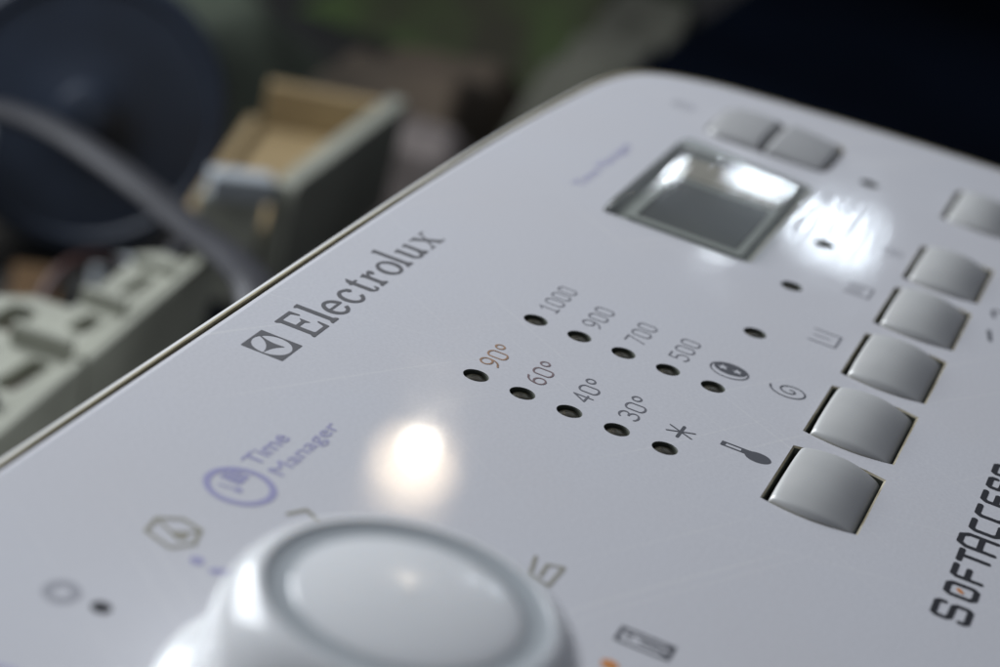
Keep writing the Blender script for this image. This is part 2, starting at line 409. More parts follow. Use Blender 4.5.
# ================================================================== the control panel
panel = empty('control_panel', 'white plastic washing machine control panel with dial, buttons and display', 'control panel')
ctrl = [(-24, 5.1), (-15, 5.1), (-5, 5.1), (4, 5.1), (9, 5.07), (14.2, 4.95), (18.4, 4.73), (21.0, 4.5), (22.6, 4.08), (23.55, 3.35), (24.15, 2.3), (24.55, 1.1),
        (24.85, -.7), (25.08, -2.2), (25.25, -3.7), (25.42, -6.0), (25.5, -9), (25.4, -12), (25.0, -14), (24, -15.3), (22, -15.8), (15, -16), (-24, -16)]
outline = catmull(ctrl, 6)[::-1]                     # counter-clockwise
if area2(outline) < 0: outline = outline[::-1]
# rim: outer wall and raised bead
B = Builder()
prof = [(0.35, -29.95), (0.35, -4.0), (0.0, -3.6), (0.0, -0.24), (0.015, -0.18), (0.06, -0.125), (0.12, -0.07), (0.175, -0.03), (0.205, -0.015), (0.25, -0.012), (0.257, -0.20)]
prev = None
for d, z in prof:
    lp = B.loop(offset(outline, d) if d else outline, z)
    if prev: B.bridge(prev, lp, 1 if d > .21 and z > -.5 else 0)
    prev = lp
link('rim', B.v, B.f, None, panel, mats=[M['rim'], M['yellowed']], fmat=B.m, autosmooth=50)
B = Builder()
a = B.loop(offset(outline, 0.258), -0.10); b = B.loop(offset(outline, 0.312), -0.10); B.bridge(a, b)
link('seam', B.v, B.f, M['seam'], panel)

# fascia with openings
LEDS = [(3.508 * r, -float(c)) for r in (0, 1) for c in range(5)] + [(7.02, -4.0), (10.5, -4.0), (14.02, -4.0), (19.8, -3.95)]
BTN0 = [-0.45 + 3.536 * k for k in range(5)] + [19.15]
def btn_outline(u0, grow=0.0, n=10):
    u1 = u0 + 2.62; y1, y0 = -6.13 + grow, -7.97 - grow; pts = []
    for i in range(n + 1):                                  # far end (larger u) going up, slightly bowed
        t = i / n; y = y0 + (y1 - y0) * t; pts.append((u1 + grow + .16 * (1 - (2 * t - 1) ** 2), y))
    for i in range(n + 1):
        t = i / n; y = y1 + (y0 - y1) * t; pts.append((u0 - grow - .16 * (1 - (2 * t - 1) ** 2), y))
    return pts
B = Builder()
ol = offset(outline, 0.31)
l0 = B.loop(ol, -0.3); l1 = B.loop(ol, -0.07); l2 = B.loop(offset(outline, 0.34), -0.035); l3 = B.loop(offset(outline, 0.45), 0.0)
B.bridge(l0, l1); B.bridge(l1, l2); B.bridge(l2, l3)
holes = []
def cut(path, path_in, depth, mi_ch, mi_w=0):
    a = B.loop(path, 0.0); b = B.loop(path_in, -0.03); c = B.loop(path_in, -depth)
    B.bridge(a, b, mi_ch); B.bridge(b, c, mi_w); holes.append(a)
for x, y in LEDS: cut(circle(x, y, .262), circle(x, y, .25), .5, 2, 2)
for u0 in BTN0: cut(btn_outline(u0, .05), btn_outline(u0, .012), .9, 1, 2)
SB = (19.25, 22.3, -2.8, 0.8)
cut(rrect(SB[0], SB[1], SB[2], SB[3], .5), rrect(SB[0] + .03, SB[1] - .03, SB[2] + .03, SB[3] - .03, .48), .8, 1, 2)
LC = (10.95, 17.75, -2.8, 1.0)
cut(rrect(LC[0], LC[1], LC[2], LC[3], .18), rrect(LC[0] + .04, LC[1] - .04, LC[2] + .04, LC[3] - .04, .16), .9, 1, 0)
B.sheet(l3, holes)
link('fascia', B.v, B.f, None, panel, mats=[M['fascia'], M['grime'], M['well']], fmat=B.m)
# inner floor, seen through the gaps
link('inner_frame', [(-20, -15, -.95), (24, -15, -.95), (24, 4, -.95), (-20, 4, -.95)], [(0, 1, 2, 3)], M['well'], panel)
# indicator lights
led_me = None
for x, y in LEDS:
    if led_me is None:
        o = lathe('indicator_light', [(.235, -.5), (.235, -.11), (.2, -.07), (.1, -.05), (.01, -.045)], M['led'], panel, (0, 0, 0), 20); led_me = o.data
    else:
        o = bpy.data.objects.new('indicator_light', led_me); col.objects.link(o); o.parent = panel
    o.location = (x * S, y * S, 0)

# silver push buttons
def dome_button(name, pathfn, dome, rr, material, parent, nu=26, nv=22):
    v = []; f = []
    for i in range(nu + 1):
        for j in range(nv + 1):
            s_, t = i / nu * 2 - 1, j / nv * 2 - 1
            s_ = math.copysign(1 - (1 - abs(s_)) ** 1.6, s_); t = math.copysign(1 - (1 - abs(t)) ** 1.6, t)
            x, y, ex, ey = pathfn(s_, t)
            def fall(e): e = min(e / rr, 1); return rr * (1 - math.sqrt(max(1 - (1 - e) ** 2, 0)))
            v.append((x, y, dome(s_, t) - max(fall(ex), fall(ey))))
    W = nv + 1
    for i in range(nu):
        for j in range(nv): f.append((i * W + j, (i + 1) * W + j, (i + 1) * W + j + 1, i * W + j + 1))
    rim_ = [i * W for i in range(nu + 1)] + [nu * W + j for j in range(1, W)] + [i * W + nv for i in range(nu - 1, -1, -1)] + [j for j in range(nv - 1, 0, -1)]
    k = len(v); v += [(v[i][0], v[i][1], -.85) for i in rim_]; n = len(rim_)
    for i in range(n): f.append((rim_[i], rim_[(i + 1) % n], k + (i + 1) % n, k + i))
    return link(name, v, f, material, parent, autosmooth=60)
def bpath(s_, t):      # s along the button's length, t across (t = 1 is the side towards the printed icons)
    hw = 0.855; yc = -7.095; y = yc + t * hw + 0.0
    bow = .15 * (1 - t * t); x = 1.31 + s_ * (1.30 + bow) - 0.03
    return x, y, (1 - abs(s_)) * 1.45, (1 - abs(t)) * hw
def bdome(s_, t):
    q = (t + 1) / 2       # 0 right/low edge, 1 left edge by the icons
    return 0.0 + 0.30 * (1 - (abs(t - .25) / 1.25) ** 2.2) * (1 - .5 * abs(s_) ** 3) - 0.05 * (1 - q) ** 2.5
b0 = None
for u0 in BTN0:
    if b0 is None:
        o = b0 = dome_button('push_button', bpath, bdome, .10, M['silver'], panel)
    else:
        o = b0.copy(); col.objects.link(o)
    o.location = (u0 * S, random.uniform(-.015, .015) * S, random.uniform(-.035, .01) * S)
# pair of pale buttons above the display
def sel(y0, y1, tilt, material):
    def pth(s_, t):
        yc, hw = (y0 + y1) / 2, (y1 - y0) / 2
        xc, hl = (SB[0] + SB[1]) / 2, (SB[1] - SB[0]) / 2 - .09
        endc = (0.0 if (t > 0) == (y1 > 0) else 1.0)
        # outer ends of the pair are rounded
        e = t if y1 > 0 else -t
        cut_ = .22 * max(e, 0) ** 6
        return xc + s_ * (hl - cut_), yc + t * hw, (1 - abs(s_)) * hl, (1 - abs(t)) * hw
    return dome_button('selector_button', pth, lambda s_, t: .05 + .12 * (1 - s_ * s_) + tilt(t), .16, material, panel)
sel(-0.86, 0.72, lambda t: .10 - .05 * t * t + .02 * -t, M['palegrey'])
sel(-2.72, -1.0, lambda t: .10 - .16 * ((1 - t) / 2) ** 2, M['palegrey'])

# display under a clear raised lens
M['well_floor'] = mat('grey_display_surround', (0.36, 0.365, 0.34), 0.5, var=.3, vscale=120)
disp = link('display_window', [(LC[0] + .05, LC[2] + .05, -.22), (LC[1] - .05, LC[2] + .05, -.22), (LC[1] - .05, LC[3] - .05, -.22), (LC[0] + .05, LC[3] - .05, -.22)], [(0, 1, 2, 3)], M['well_floor'], panel)
plate('screen', rrect(11.85, 15.25, -2.25, 0.28, .08), [], -.20, -.14, M['screen'], disp)
plate('screen_frame', rrect(11.55, 17.3, -2.48, 0.55, .15), [rrect(11.8, 15.3, -2.3, 0.33, .1)], -.21, -.12, M['bezel'], disp)
plate('painted_reflection', rrect(15.55, 17.15, -2.3, 0.4, .1), [], -.098, -.07, M['label'], disp)  # plate added to paint a brown reflection into the display
v = []; f = []; nu, nv = 48, 40
for i in range(nu + 1):
    for j in range(nv + 1):
        s_, t = i / nu * 2 - 1, j / nv * 2 - 1
        s_ = math.copysign(1 - (1 - abs(s_)) ** 1.8, s_); t = math.copysign(1 - (1 - abs(t)) ** 1.8, t)
        x = (LC[0] + LC[1]) / 2 + s_ * ((LC[1] - LC[0]) / 2 - .02); y = (LC[2] + LC[3]) / 2 + t * ((LC[3] - LC[2]) / 2 - .02)
        ex = (1 - abs(s_)) * 3.4; ey = (1 - abs(t)) * 1.9 * (1.0 if t > 0 else 2.4)
        fe = lambda e, w_: math.sqrt(max(1 - (1 - min(e / w_, 1)) ** 2, 0))
        h = .02 + (.30 + .13 * t) * min(fe(ex, .75), 1) * min(fe(ey, .55), 1) + .015 * (1 - s_ * s_) * (1 - t * t)
        v.append((x, y, h))
W = nv + 1
for i in range(nu):
    for j in range(nv): f.append((i * W + j, (i + 1) * W + j, (i + 1) * W + j + 1, i * W + j + 1))
link('lens', v, f, M['lens'], disp, smooth=True)

# the dial
KC = (-12.4, -3.26, 0)
dial = lathe('dial', [(3.26, .03), (3.30, .22), (3.26, .42), (3.14, .56), (2.98, .62), (2.86, .67), (2.76, .76), (2.71, .95), (2.69, 1.3), (2.66, 1.65), (2.60, 1.92), (2.50, 2.14), (2.37, 2.31), (2.23, 2.42), (2.12, 2.465), (2.06, 2.465), (2.03, 2.43)],
              M['knob'], panel, KC, 96, close=False)
lathe('dial_ring', [(2.05, 2.455), (1.98, 2.425), (1.86, 2.41), (1.74, 2.415), (1.66, 2.43)], M['ring'], dial, KC, 96, close=False)
lathe('dial_cap', [(1.665, 2.415), (1.645, 2.43), (1.6, 2.445), (1.45, 2.475), (1.2, 2.515), (.8, 2.56), (.4, 2.587), (.02, 2.596)], M['knob'], dial, KC, 96, close=False)

ink('dial_seam', lambda X, Y: np.abs(np.hypot(X - KC[0], Y - KC[1]) - 3.32) - .05, -15.9, -8.9, -6.8, .3, 0.04, M['grime'], dial, z=.004)
# ------------------------------------------------------------------ printing on the fascia
# brand emblem: square with a round opening cut by three blades
def emblem(X, Y):
    cx_, cy_ = -1.99, 3.546
    sq = d_box(X, Y, -2.44, -1.54, 3.097, 3.995)
    rx_ = X - cx_; ry_ = Y - cy_
    ci = np.hypot(rx_, ry_) - .405
    # three blades meeting in the middle with concave sides
    lobes = []
    for cxx, cyy, r in [(.80 * math.cos(math.radians(a)), .80 * math.sin(math.radians(a)), .69) for a in (122, -3, 243)]:
        lobes.append(np.hypot(rx_ - cxx, ry_ - cyy) - r)
    hole = np.maximum(ci, U(*lobes))
    return np.maximum(sq, -hole)
ink('emblem', emblem, -2.5, -1.48, 3.04, 4.05, 0.015, M['ink_logo'], panel)
# brand name in serif capitals and lower case, baseline y = 3.09
YB = 3.09; CH = .89; XH = .56; ST = .155; TH = .055
def bar(X, Y, x, y0, y1, wd=ST): return d_box(X, Y, x - wd / 2, x + wd / 2, y0, y1)
def serif(X, Y, x, y, wd, up=1): return d_poly(X, Y, [(x - wd / 2, y), (x + wd / 2, y), (x + wd / 2, y + up * .05), (x + ST / 2, y + up * .11), (x - ST / 2, y + up * .11), (x - wd / 2, y + up * .05)])
def bowl(X, Y, c, rx, ry, th_side, th_top, gap=None):
    o = d_ell(X, Y, c, rx, ry); i = d_ell(X, Y, c, rx - th_side, ry - th_top); r = np.maximum(o, -i)
    return r
def word(X, Y):
    g = []; y0 = YB
    # E
    x = -.88
    g += [bar(X, Y, x, y0, y0 + CH, .15), serif(X, Y, x, y0, .26), serif(X, Y, x, y0 + CH, .26, -1)]
    g += [d_box(X, Y, x, x + .54, y0, y0 + .08), d_poly(X, Y, [(x + .35, y0), (x + .58, y0), (x + .60, y0 + .26), (x + .55, y0 + .26), (x + .48, y0 + .10)])]
    g += [d_box(X, Y, x, x + .52, y0 + CH - .08, y0 + CH), d_poly(X, Y, [(x + .33, y0 + CH), (x + .55, y0 + CH), (x + .57, y0 + CH - .24), (x + .52, y0 + CH - .24), (x + .46, y0 + CH - .10)])]
    g += [d_box(X, Y, x, x + .38, y0 + .43, y0 + .51), d_poly(X, Y, [(x + .28, y0 + .47), (x + .42, y0 + .60), (x + .42, y0 + .34)])]
    # l
    for x in (.02, 3.90):
        g += [bar(X, Y, x, y0, y0 + .92), serif(X, Y, x, y0, .30), d_poly(X, Y, [(x - .15, y0 + .90), (x + ST / 2, y0 + .93), (x, y0 + .78), (x - .06, y0 + .83)])]
    # e
    c = (.60, y0 + XH / 2); b_ = bowl(X, Y, c, .33, XH / 2 + .01, .145, .075)
    b_ = np.maximum(b_, -d_poly(X, Y, [(c[0] + .08, c[1] + .01), (c[0] + .5, c[1] + .01), (c[0] + .5, c[1] - .17), (c[0] + .18, c[1] - .12)]))
    g += [b_, d_box(X, Y, c[0] - .22, c[0] + .30, c[1], c[1] + .055)]
    # c
    c = (1.36, y0 + XH / 2); b_ = bowl(X, Y, c, .33, XH / 2 + .01, .145, .075)
    b_ = np.maximum(b_, -d_poly(X, Y, [(c[0] + .10, c[1] + .12), (c[0] + .5, c[1] + .12), (c[0] + .5, c[1] - .15), (c[0] + .18, c[1] - .12)]))
    g += [b_, np.hypot(X - c[0] - .20, Y - c[1] - .16) - .075]
    # t
    x = 1.98
    g += [bar(X, Y, x, y0 + .08, y0 + .66), d_box(X, Y, x - .14, x + .20, y0 + XH - .055, y0 + XH), d_poly(X, Y, [(x - .14, y0 + XH - .03), (x + .02, y0 + .72), (x + ST / 2, y0 + .72), (x + ST / 2, y0 + XH - .05)]),
          np.maximum(np.maximum(bowl(X, Y, (x + .12, y0 + .13), .19, .14, .12, .055), Y - (y0 + .13)), -d_box(X, Y, x + .25, x + .5, y0 + .06, y0 + .5))]
    # r
    x = 2.52
    g += [bar(X, Y, x, y0, y0 + XH), serif(X, Y, x, y0, .32), d_poly(X, Y, [(x - .15, y0 + XH - .02), (x + ST / 2, y0 + XH + .02), (x, y0 + XH - .14), (x - .06, y0 + XH - .09)]),
          np.hypot(X - x - .27, Y - (y0 + XH - .085)) - .085, d_line(X, Y, arc((x + .25, y0 + .26), .22, .26, 90, 170, 8), .06)]
    # o
    g += [bowl(X, Y, (3.36, y0 + XH / 2), .355, XH / 2 + .012, .155, .07)]
    # u
    x = 4.36
    for xx in (x, x + .42):
        g += [bar(X, Y, xx, y0 + (.10 if xx == x else 0), y0 + XH), d_poly(X, Y, [(xx - .16, y0 + XH - .02), (xx + ST / 2, y0 + XH + .01), (xx, y0 + XH - .12), (xx - .07, y0 + XH - .08)])]
    g += [np.maximum(bowl(X, Y, (x + .17, y0 + .17), .24, .18, .12, .075), Y - (y0 + .17)), serif(X, Y, x + .46, y0, .22)]
    # x
    x = 5.47
    g += [d_poly(X, Y, [(x - .32, y0 + XH), (x - .15, y0 + XH), (x + .34, y0), (x + .16, y0)]), d_poly(X, Y, [(x + .22, y0 + XH), (x + .29, y0 + XH), (x - .22, y0), (x - .30, y0)]),
          d_box(X, Y, x - .40, x - .08, y0 + XH - .035, y0 + XH), d_box(X, Y, x + .12, x + .38, y0 + XH - .035, y0 + XH), d_box(X, Y, x - .39, x - .13, y0, y0 + .035), d_box(X, Y, x + .08, x + .42, y0, y0 + .035)]
    return U(*g)
ink('lettering', word, -1.1, 5.98, 3.03, 4.07, 0.015, M['ink_logo'], panel)

# temperatures and spin speeds
for k, (t, mm) in enumerate((('90o', 'ink_tan'), ('60o', 'ink_rose'), ('40o', 'ink_thin'), ('30o', 'ink_thin'))):
    digits(t, .64, -k - .20, .40, .29, .44, .042, M[mm], panel)
digits('1000', 4.17, -.21, .41, .27, .415, .034, M['ink_thin'], panel)
for k, t in enumerate(('900', '700', '500')): digits(t, 4.20, -(k + 1) - .21, .41, .28, .43, .036, M['ink_thin'], panel)
# star for a cold wash
def star(X, Y):
    c = (.93, -4.05); g = [d_line(X, Y, [(c[0] - .27, c[1]), (c[0] + .27, c[1])], .065)]
    for s_ in (-1, 1): g.append(d_line(X, Y, [(c[0] - .14, c[1] + s_ * .26), (c[0] + .14, c[1] - s_ * .26)], .04))
    return U(*g)
ink('icon', star, .6, 1.3, -4.4, -3.7, 0.0125, M['ink'], panel)
def star5(X, Y, c, r):
    pts = []
    for i in range(10): a = math.radians(90 + 36 * i); q = r if i % 2 == 0 else r * .42; pts.append((c[0] + q * math.cos(a), c[1] + q * math.sin(a)))
    return d_poly(X, Y, pts)
def moon(X, Y):
    c = (4.56, -4.07); ring = np.maximum(d_ell(X, Y, c, .38, .43), -d_ell(X, Y, c, .345, .395))
    disc = d_ell(X, Y, (c[0] + .09, c[1]), .27, .36)
    for dx, dy, r in ((.08, .17, .15), (.09, -.15, .14)): disc = np.maximum(disc, -star5(X, Y, (c[0] + dx, c[1] + dy), r))
    return U(ring, disc)
ink('icon', moon, 4.1, 5.05, -4.56, -3.58, 0.0125, M['ink'], panel)
def spiral(X, Y):
    pts = []
    for i in range(70):
        a = 90 + 640 * i / 69; r = .44 - .40 * i / 69; pts.append((4.68 + r * .9 * math.cos(math.radians(a)), -5.40 + r * math.sin(math.radians(a))))
    return d_line(X, Y, pts, .042)
ink('icon', spiral, 4.2, 5.15, -5.9, -4.85, 0.0125, M['ink'], panel)
def tub(x, n):
    def fn(X, Y):
        g = [d_line(X, Y, [(x - .35, -5.06), (x - .35, -5.68), (x + .35, -5.68), (x + .35, -5.06)], .045)]
        for k in range(n): xx = x + (k - (n - 1) / 2) * .2; g.append(d_line(X, Y, [(xx, -5.12), (xx, -5.48)], .04))
        return U(*g)
    return fn
ink('icon', tub(8.14, 1), 7.7, 8.6, -5.8, -4.95, 0.0125, M['ink_thin'], panel)
ink('icon', tub(11.75, 3), 11.3, 12.2, -5.8, -4.95, 0.015, M['ink_thin'], panel)
ink('icon', lambda X, Y: U(np.abs(np.hypot(X - 15.15, Y + 5.55) - .24) - .03, np.hypot(X - 15.15, Y + 5.55) - .08, d_line(X, Y, [(15.15, -5.1), (15.15, -5.3)], .05)), 14.8, 15.5, -5.9, -5.0, 0.02, M['ink_faint'], panel)
def therm(X, Y):
    x = 1.14; tube = np.maximum(d_box(X, Y, x - .10, x + .10, -5.42, -4.84), -d_box(X, Y, x - .052, x + .052, -5.26, -4.93))
    return U(tube, d_ell(X, Y, (x - .06, -5.62), .215, .27), d_poly(X, Y, [(x - .10, -5.36), (x + .10, -5.36), (x + .12, -5.55), (x - .22, -5.55)]))
ink('icon', therm, .8, 1.5, -5.95, -4.78, 0.0125, M['ink'], panel)
# violet clock emblem with its two words
def clock(X, Y):
    c = (-7.25, 1.53); g = [np.abs(np.hypot(X - c[0], Y - c[1]) - .57) - .065]
    q = np.maximum(d_box(X, Y, c[0] + .03, c[0] + .42, c[1] + .02, c[1] + .42), np.hypot(X - c[0], Y - c[1]) - .5)
    for k in range(3): q = np.maximum(q, -d_box(X, Y, c[0] + .10, c[0] + .5, c[1] + .12 + .11 * k, c[1] + .15 + .11 * k))
    g += [q, np.hypot(X - c[0] + .14, Y - c[1] + .04) - .075, d_line(X, Y, [(c[0] - .14, c[1] - .04), (c[0] - .2, c[1] + .3)], .05)]
    return U(*g)
ink('icon', clock, -7.95, -6.55, .85, 2.2, 0.02, M['ink_violet'], panel)
text_mark('Time', -6.42, -5.08, 1.62, .34, M['ink_violet'], panel, .008)
text_mark('Manager', -6.42, -4.0, 1.13, .31, M['ink_violet'], panel, .0)
text_mark('Time Manager', 12.0, 16.3, 1.86, .30, M['ink_violet'], panel, .0)
ink('icon', lambda X, Y: U(np.abs(np.hypot(X - 21.0, Y - 1.85) - .28) - .05, d_line(X, Y, [(21.0, 1.85), (21.15, 2.0)], .05)), 20.6, 21.4, 1.4, 2.3, 0.03, M['ink_faint'], panel)
# marks round the dial
ink('icon', lambda X, Y: np.maximum(d_ell(X, Y, (-12.03, 2.12), .33, .29), -d_ell(X, Y, (-12.03, 2.12), .16, .13)), -12.5, -11.6, 1.7, 2.6, 0.02, M['ink_faint'], panel)
ink('icon', lambda X, Y: np.abs(np.hypot(X + 14.75, Y - 1.55) - .5) - .06, -15.4, -14.1, .9, 2.2, 0.02, M['ink_violet'], panel)
ink('index_dot', lambda X, Y: np.hypot(X + 12.0, Y - 1.45) - .16, -12.3, -11.7, 1.2, 1.7, 0.02, M['ink_black'], panel)
ink('index_dot', lambda X, Y: np.hypot(X + 9.84, Y - .97) - .12, -10.1, -9.6, .7, 1.2, 0.02, M['ink_violet'], panel)
ink('index_dot', lambda X, Y: d_line(X, Y, [(-9.93, .62), (-9.72, .34)], .16), -10.3, -9.4, .1, .9, 0.02, M['ink_violet'], panel)
ink('index_dot', lambda X, Y: np.hypot(X + 8.02, Y + 5.50) - .15, -8.3, -7.7, -5.8, -5.2, 0.02, M['ink_orange'], panel)
def basket(X, Y):
    P_ = [(-9.62, 2.02), (-9.15, 2.08), (-8.88, 1.75), (-8.98, 1.36), (-9.45, 1.24), (-9.80, 1.48)]
    g = [d_line(X, Y, P_ + P_[:1], .085), d_line(X, Y, [(-9.15, 2.08), (-9.42, 1.62), (-8.98, 1.36)], .06), d_poly(X, Y, [(-9.35, 1.72), (-9.15, 1.50), (-9.42, 1.38), (-9.52, 1.55)])]
    return U(*g)
ink('icon', basket, -9.95, -8.75, 1.1, 2.2, 0.02, M['ink_olive'], panel)
ink('icon', lambda X, Y: d_line(X, Y, [(-7.5, .50), (-7.15, .32), (-7.3, .05)], .09), -7.7, -6.95, -.1, .7, 0.02, M['ink_olive'], panel)
ink('icon', lambda X, Y: d_line(X, Y, [(-5.72, -3.38), (-6.32, -3.50), (-6.47, -3.88), (-5.72, -3.90), (-5.82, -3.64), (-6.25, -3.66)], .075), -6.7, -5.5, -4.1, -3.2, 0.02, M['ink_olive'], panel)
def drum_icon(X, Y):
    g = [np.abs(d_box(X, Y, -7.22, -6.78, -6.24, -5.34)) - .035]
    g += [d_box(X, Y, -7.06, -6.98, -6.1, -5.7), d_box(X, Y, -6.92, -6.88, -6.1, -5.6), np.hypot(X + 6.95, Y + 5.50) - .07, np.hypot(X + 7.08, Y + 6.14) - .06, np.hypot(X + 6.86, Y + 6.16) - .06]
    return U(*g)
ink('icon', drum_icon, -7.4, -6.6, -6.4, -5.2, 0.02, M['ink'], panel)
# techno lettering along the right, capitals of different height
def tech(X, Y):
    g = []; wd = .125; yb = -10.40; h = .53; bx = .46
    def P(x, pts, yy=yb, hh=h, ww=bx): return d_line(X, Y, [(x + a * ww, yy + b * hh) for a, b in pts], wd)
    Sp = [(1, .80), (1, .92), (.9, 1), (.1, 1), (0, .9), (0, .62), (.1, .52), (.9, .50), (1, .40), (1, .1), (.9, 0), (.1, 0), (0, .08), (0, .2)]
    g.append(P(-2.30, Sp, -10.42, .62, .56))
    g.append(P(-1.36, [(.15, 0), (.85, 0), (1, .15), (1, .85), (.85, 1), (.15, 1), (0, .85), (0, .15), (.15, 0)]))
    g.append(P(-.60, [(0, 0), (0, .85), (.12, 1), (1, 1)])); g.append(P(-.60, [(0, .5), (.85, .5)]))
    g.append(P(.08, [(0, 1), (1, 1)])); g.append(P(.08, [(.5, 0), (.5, 1)]))
    g.append(P(.72, [(0, 0), (0, .8), (.2, 1), (.8, 1), (1, .8), (1, 0)], -10.44, .68, .54)); g.append(P(.72, [(0, .42), (1, .42)], -10.44, .68, .54))
    for x in (1.52, 2.24): g.append(P(x, [(1, 1), (.15, 1), (0, .85), (0, .15), (.15, 0), (1, 0)]))
    g.append(P(2.96, [(1, 1), (.15, 1), (0, .85), (0, .15), (.15, 0), (1, 0)])); g.append(P(2.96, [(0, .5), (.85, .5)]))
    for x in (3.68, 4.40): g.append(P(x, Sp))
    return U(*g)
ink('lettering', tech, -2.5, 5.1, -10.6, -9.6, 0.0175, M['ink_black'], panel)
ink('letter_dot', lambda X, Y: d_line(X, Y, [(-1.17, -10.14), (-1.10, -10.08)], .10), -1.4, -.9, -10.3, -9.9, 0.015, M['ink_orange'], panel)
ink('lettering', lambda X, Y: U(d_line(X, Y, [(11.55, -8.66), (12.15, -8.54)], .10), d_line(X, Y, [(13.15, -8.50), (13.5, -8.42)], .09), d_line(X, Y, [(13.35, -8.75), (13.75, -8.66)], .09), d_line(X, Y, [(13.6, -8.42), (13.75, -8.9)], .07)), 11.3, 14.0, -9.0, -8.2, 0.02, M['ink'], panel)

# ================================================================== things lying behind the panel
beige = mat('aged_beige_plastic', (0.34, 0.345, 0.285), 0.5, var=0.2, vscale=50)
tan = mat('tan_plastic', (0.34, 0.25, 0.13), 0.55, var=0.25, vscale=40)
navy = mat('navy_plastic', (0.016, 0.024, 0.042), 0.45, var=0.3, vscale=40)
hosegrey = mat('grey_brown_rubber', (0.018, 0.018, 0.022), 0.55, var=0.3, vscale=60)
white = mat('white_plastic', (0.40, 0.43, 0.45), 0.4)

# perforated bracket
FL = -29.98
def child_local(o, root):
    o.parent = root; o.matrix_parent_inverse = Matrix.Translation(-root.location)
def wall(name, p, q, th, z0, z1, material, root):       # upright board between two plan points
    p, q = Vector(p), Vector(q); t = (q - p).normalized(); n_ = Vector((-t.y, t.x)) * th / 2
    child_local(plate(name, [tuple(p - n_), tuple(q - n_), tuple(q + n_), tuple(p + n_)], [], z0, z1, material, None, .09), root)
br = empty('bracket', 'pale beige plastic bracket with slots running alongside the panel edge', 'bracket', (20 * S, 20.3 * S, 0))
ol_ = [(-4, 16.6), (12.1, 18.2), (21.0, 19.05), (32.4, 20.3), (30.4, 21.9), (24.4, 21.3), (24.2, 22.6), (23.2, 23.6), (21.6, 23.7), (20.2, 22.9), (20.0, 21.4), (14, 20.7), (-4, 19.0)]
hl_ = [rrect(26.8, 28.8, 20.3, 20.85, .25), rrect(22.8, 24.4, 19.9, 20.6, .25), rrect(17.6, 20.2, 19.4, 20.2, .3), rrect(21.0, 23.2, 21.7, 22.8, .45), rrect(10, 13.4, 18.7, 19.5, .3)]
child_local(plate('top_plate', ol_, hl_, -15.7, -15.0, beige, None, .12), br)
wall('side_wall', (-4, 16.2), (20.6, 18.75), .5, FL, -14.7, beige, br)
wall('side_lip', (21.1, 18.8), (32.4, 20.0), .45, -18.0, -14.8, beige, br)
wall('rib', (20.9, 19.2), (20.6, 21.3), .4, -14.98, -14.2, beige, br)
wall('rib', (25.3, 19.7), (25.1, 21.3), .35, -14.98, -14.4, beige, br)
wall('rib', (29.6, 20.1), (29.3, 21.6), .35, -14.98, -14.6, beige, br)
for x_, y_ in ((31.3, 20.9), (16.4, 19.6)): child_local(lathe('screw', [(.42, -15.02), (.42, -14.75), (.3, -14.6), (.02, -14.58)], hosegrey, None, (x_, y_, 0), 16), br)
wall('leg', (31.0, 20.6), (31.9, 20.7), .8, FL, -15.75, beige, br)
wall('leg', (24.0, 19.7), (24.9, 19.8), .8, FL, -15.75, beige, br)
# open tray
tr_ = empty('tray', 'open beige plastic tray with a brown inside behind the panel', 'tray', (56 * S, 27.5 * S, 0))
A_, B_, C_, D_ = (49.2, 24.4), (65.0, 25.5), (62.0, 31.6), (47.2, 27.6)
wall('side_wall', A_, B_, 1.0, -24.5, -18.4, beige, tr_)
wall('end_wall', (64.4, 26.1), (61.8, 31.4), .8, -24.5, -18.7, tan, tr_)
wall('side_wall', (61.3, 31.6), (48.0, 28.1), .7, -24.5, -20.6, tan, tr_)
wall('end_wall', (48.7, 25.0), (47.3, 27.6), .7, -24.5, -19.4, beige, tr_)
child_local(plate('tray_floor', [(49.3, 25.1), (63.8, 26.2), (61.4, 31.0), (48.2, 27.6)], [], -21.6, -21.0, tan, None, .1), tr_)
child_local(plate('base', [(50.5, 25.8), (62.8, 26.8), (60.4, 30.2), (49.6, 27.5)], [], FL, -21.65, navy, None, .1), tr_)
wall('rim_clip', (48.95, 24.9), (47.2, 27.2), 1.15, -19.35, -18.2, white, tr_)
# navy round housing
wd_ = empty('round_housing', 'large dark navy round plastic housing standing at the left', 'housing', (56 * S, 38 * S, 0))
ax = Vector((-.86, -.46, .22)).normalized(); wc = Vector((57.2, 39.0, -21.9))
for nm, pr, mm in (('drum', [(7.0, -3.2), (7.3, -2.9), (7.3, -.2), (7.0, .1), (6.5, .12), (6.3, -.1), (4.0, -.05), (1.6, .05), (1.5, .1)], navy),
                   ('hub', [(1.5, .0), (1.45, .9), (1.1, 1.1), (.05, 1.1)], navy)):
    child_local(lathe(nm, pr, mm, None, wc, 56, ax), wd_)
# hose bent in an arch in front of it
hp = [(47, 44, -29.0), (46.6, 41.5, -23), (45.3, 38.5, -18.9), (43.5, 35.0, -17.4), (41.4, 31.5, -16.6), (39.2, 27.9, -16.2), (36.8, 24.6, -15.8), (33.5, 21.2, -15.0), (29.5, 17.7, -13.7), (25.8, 15.0, -13.2), (23.6, 13.4, -17), (22.6, 12.4, -29.0)]
h_ = sweep('hose', catmull(hp, 8), .85, hosegrey, None, .5)
tag(h_, 'grey brown flat hose arching in front of the navy housing', 'hose')
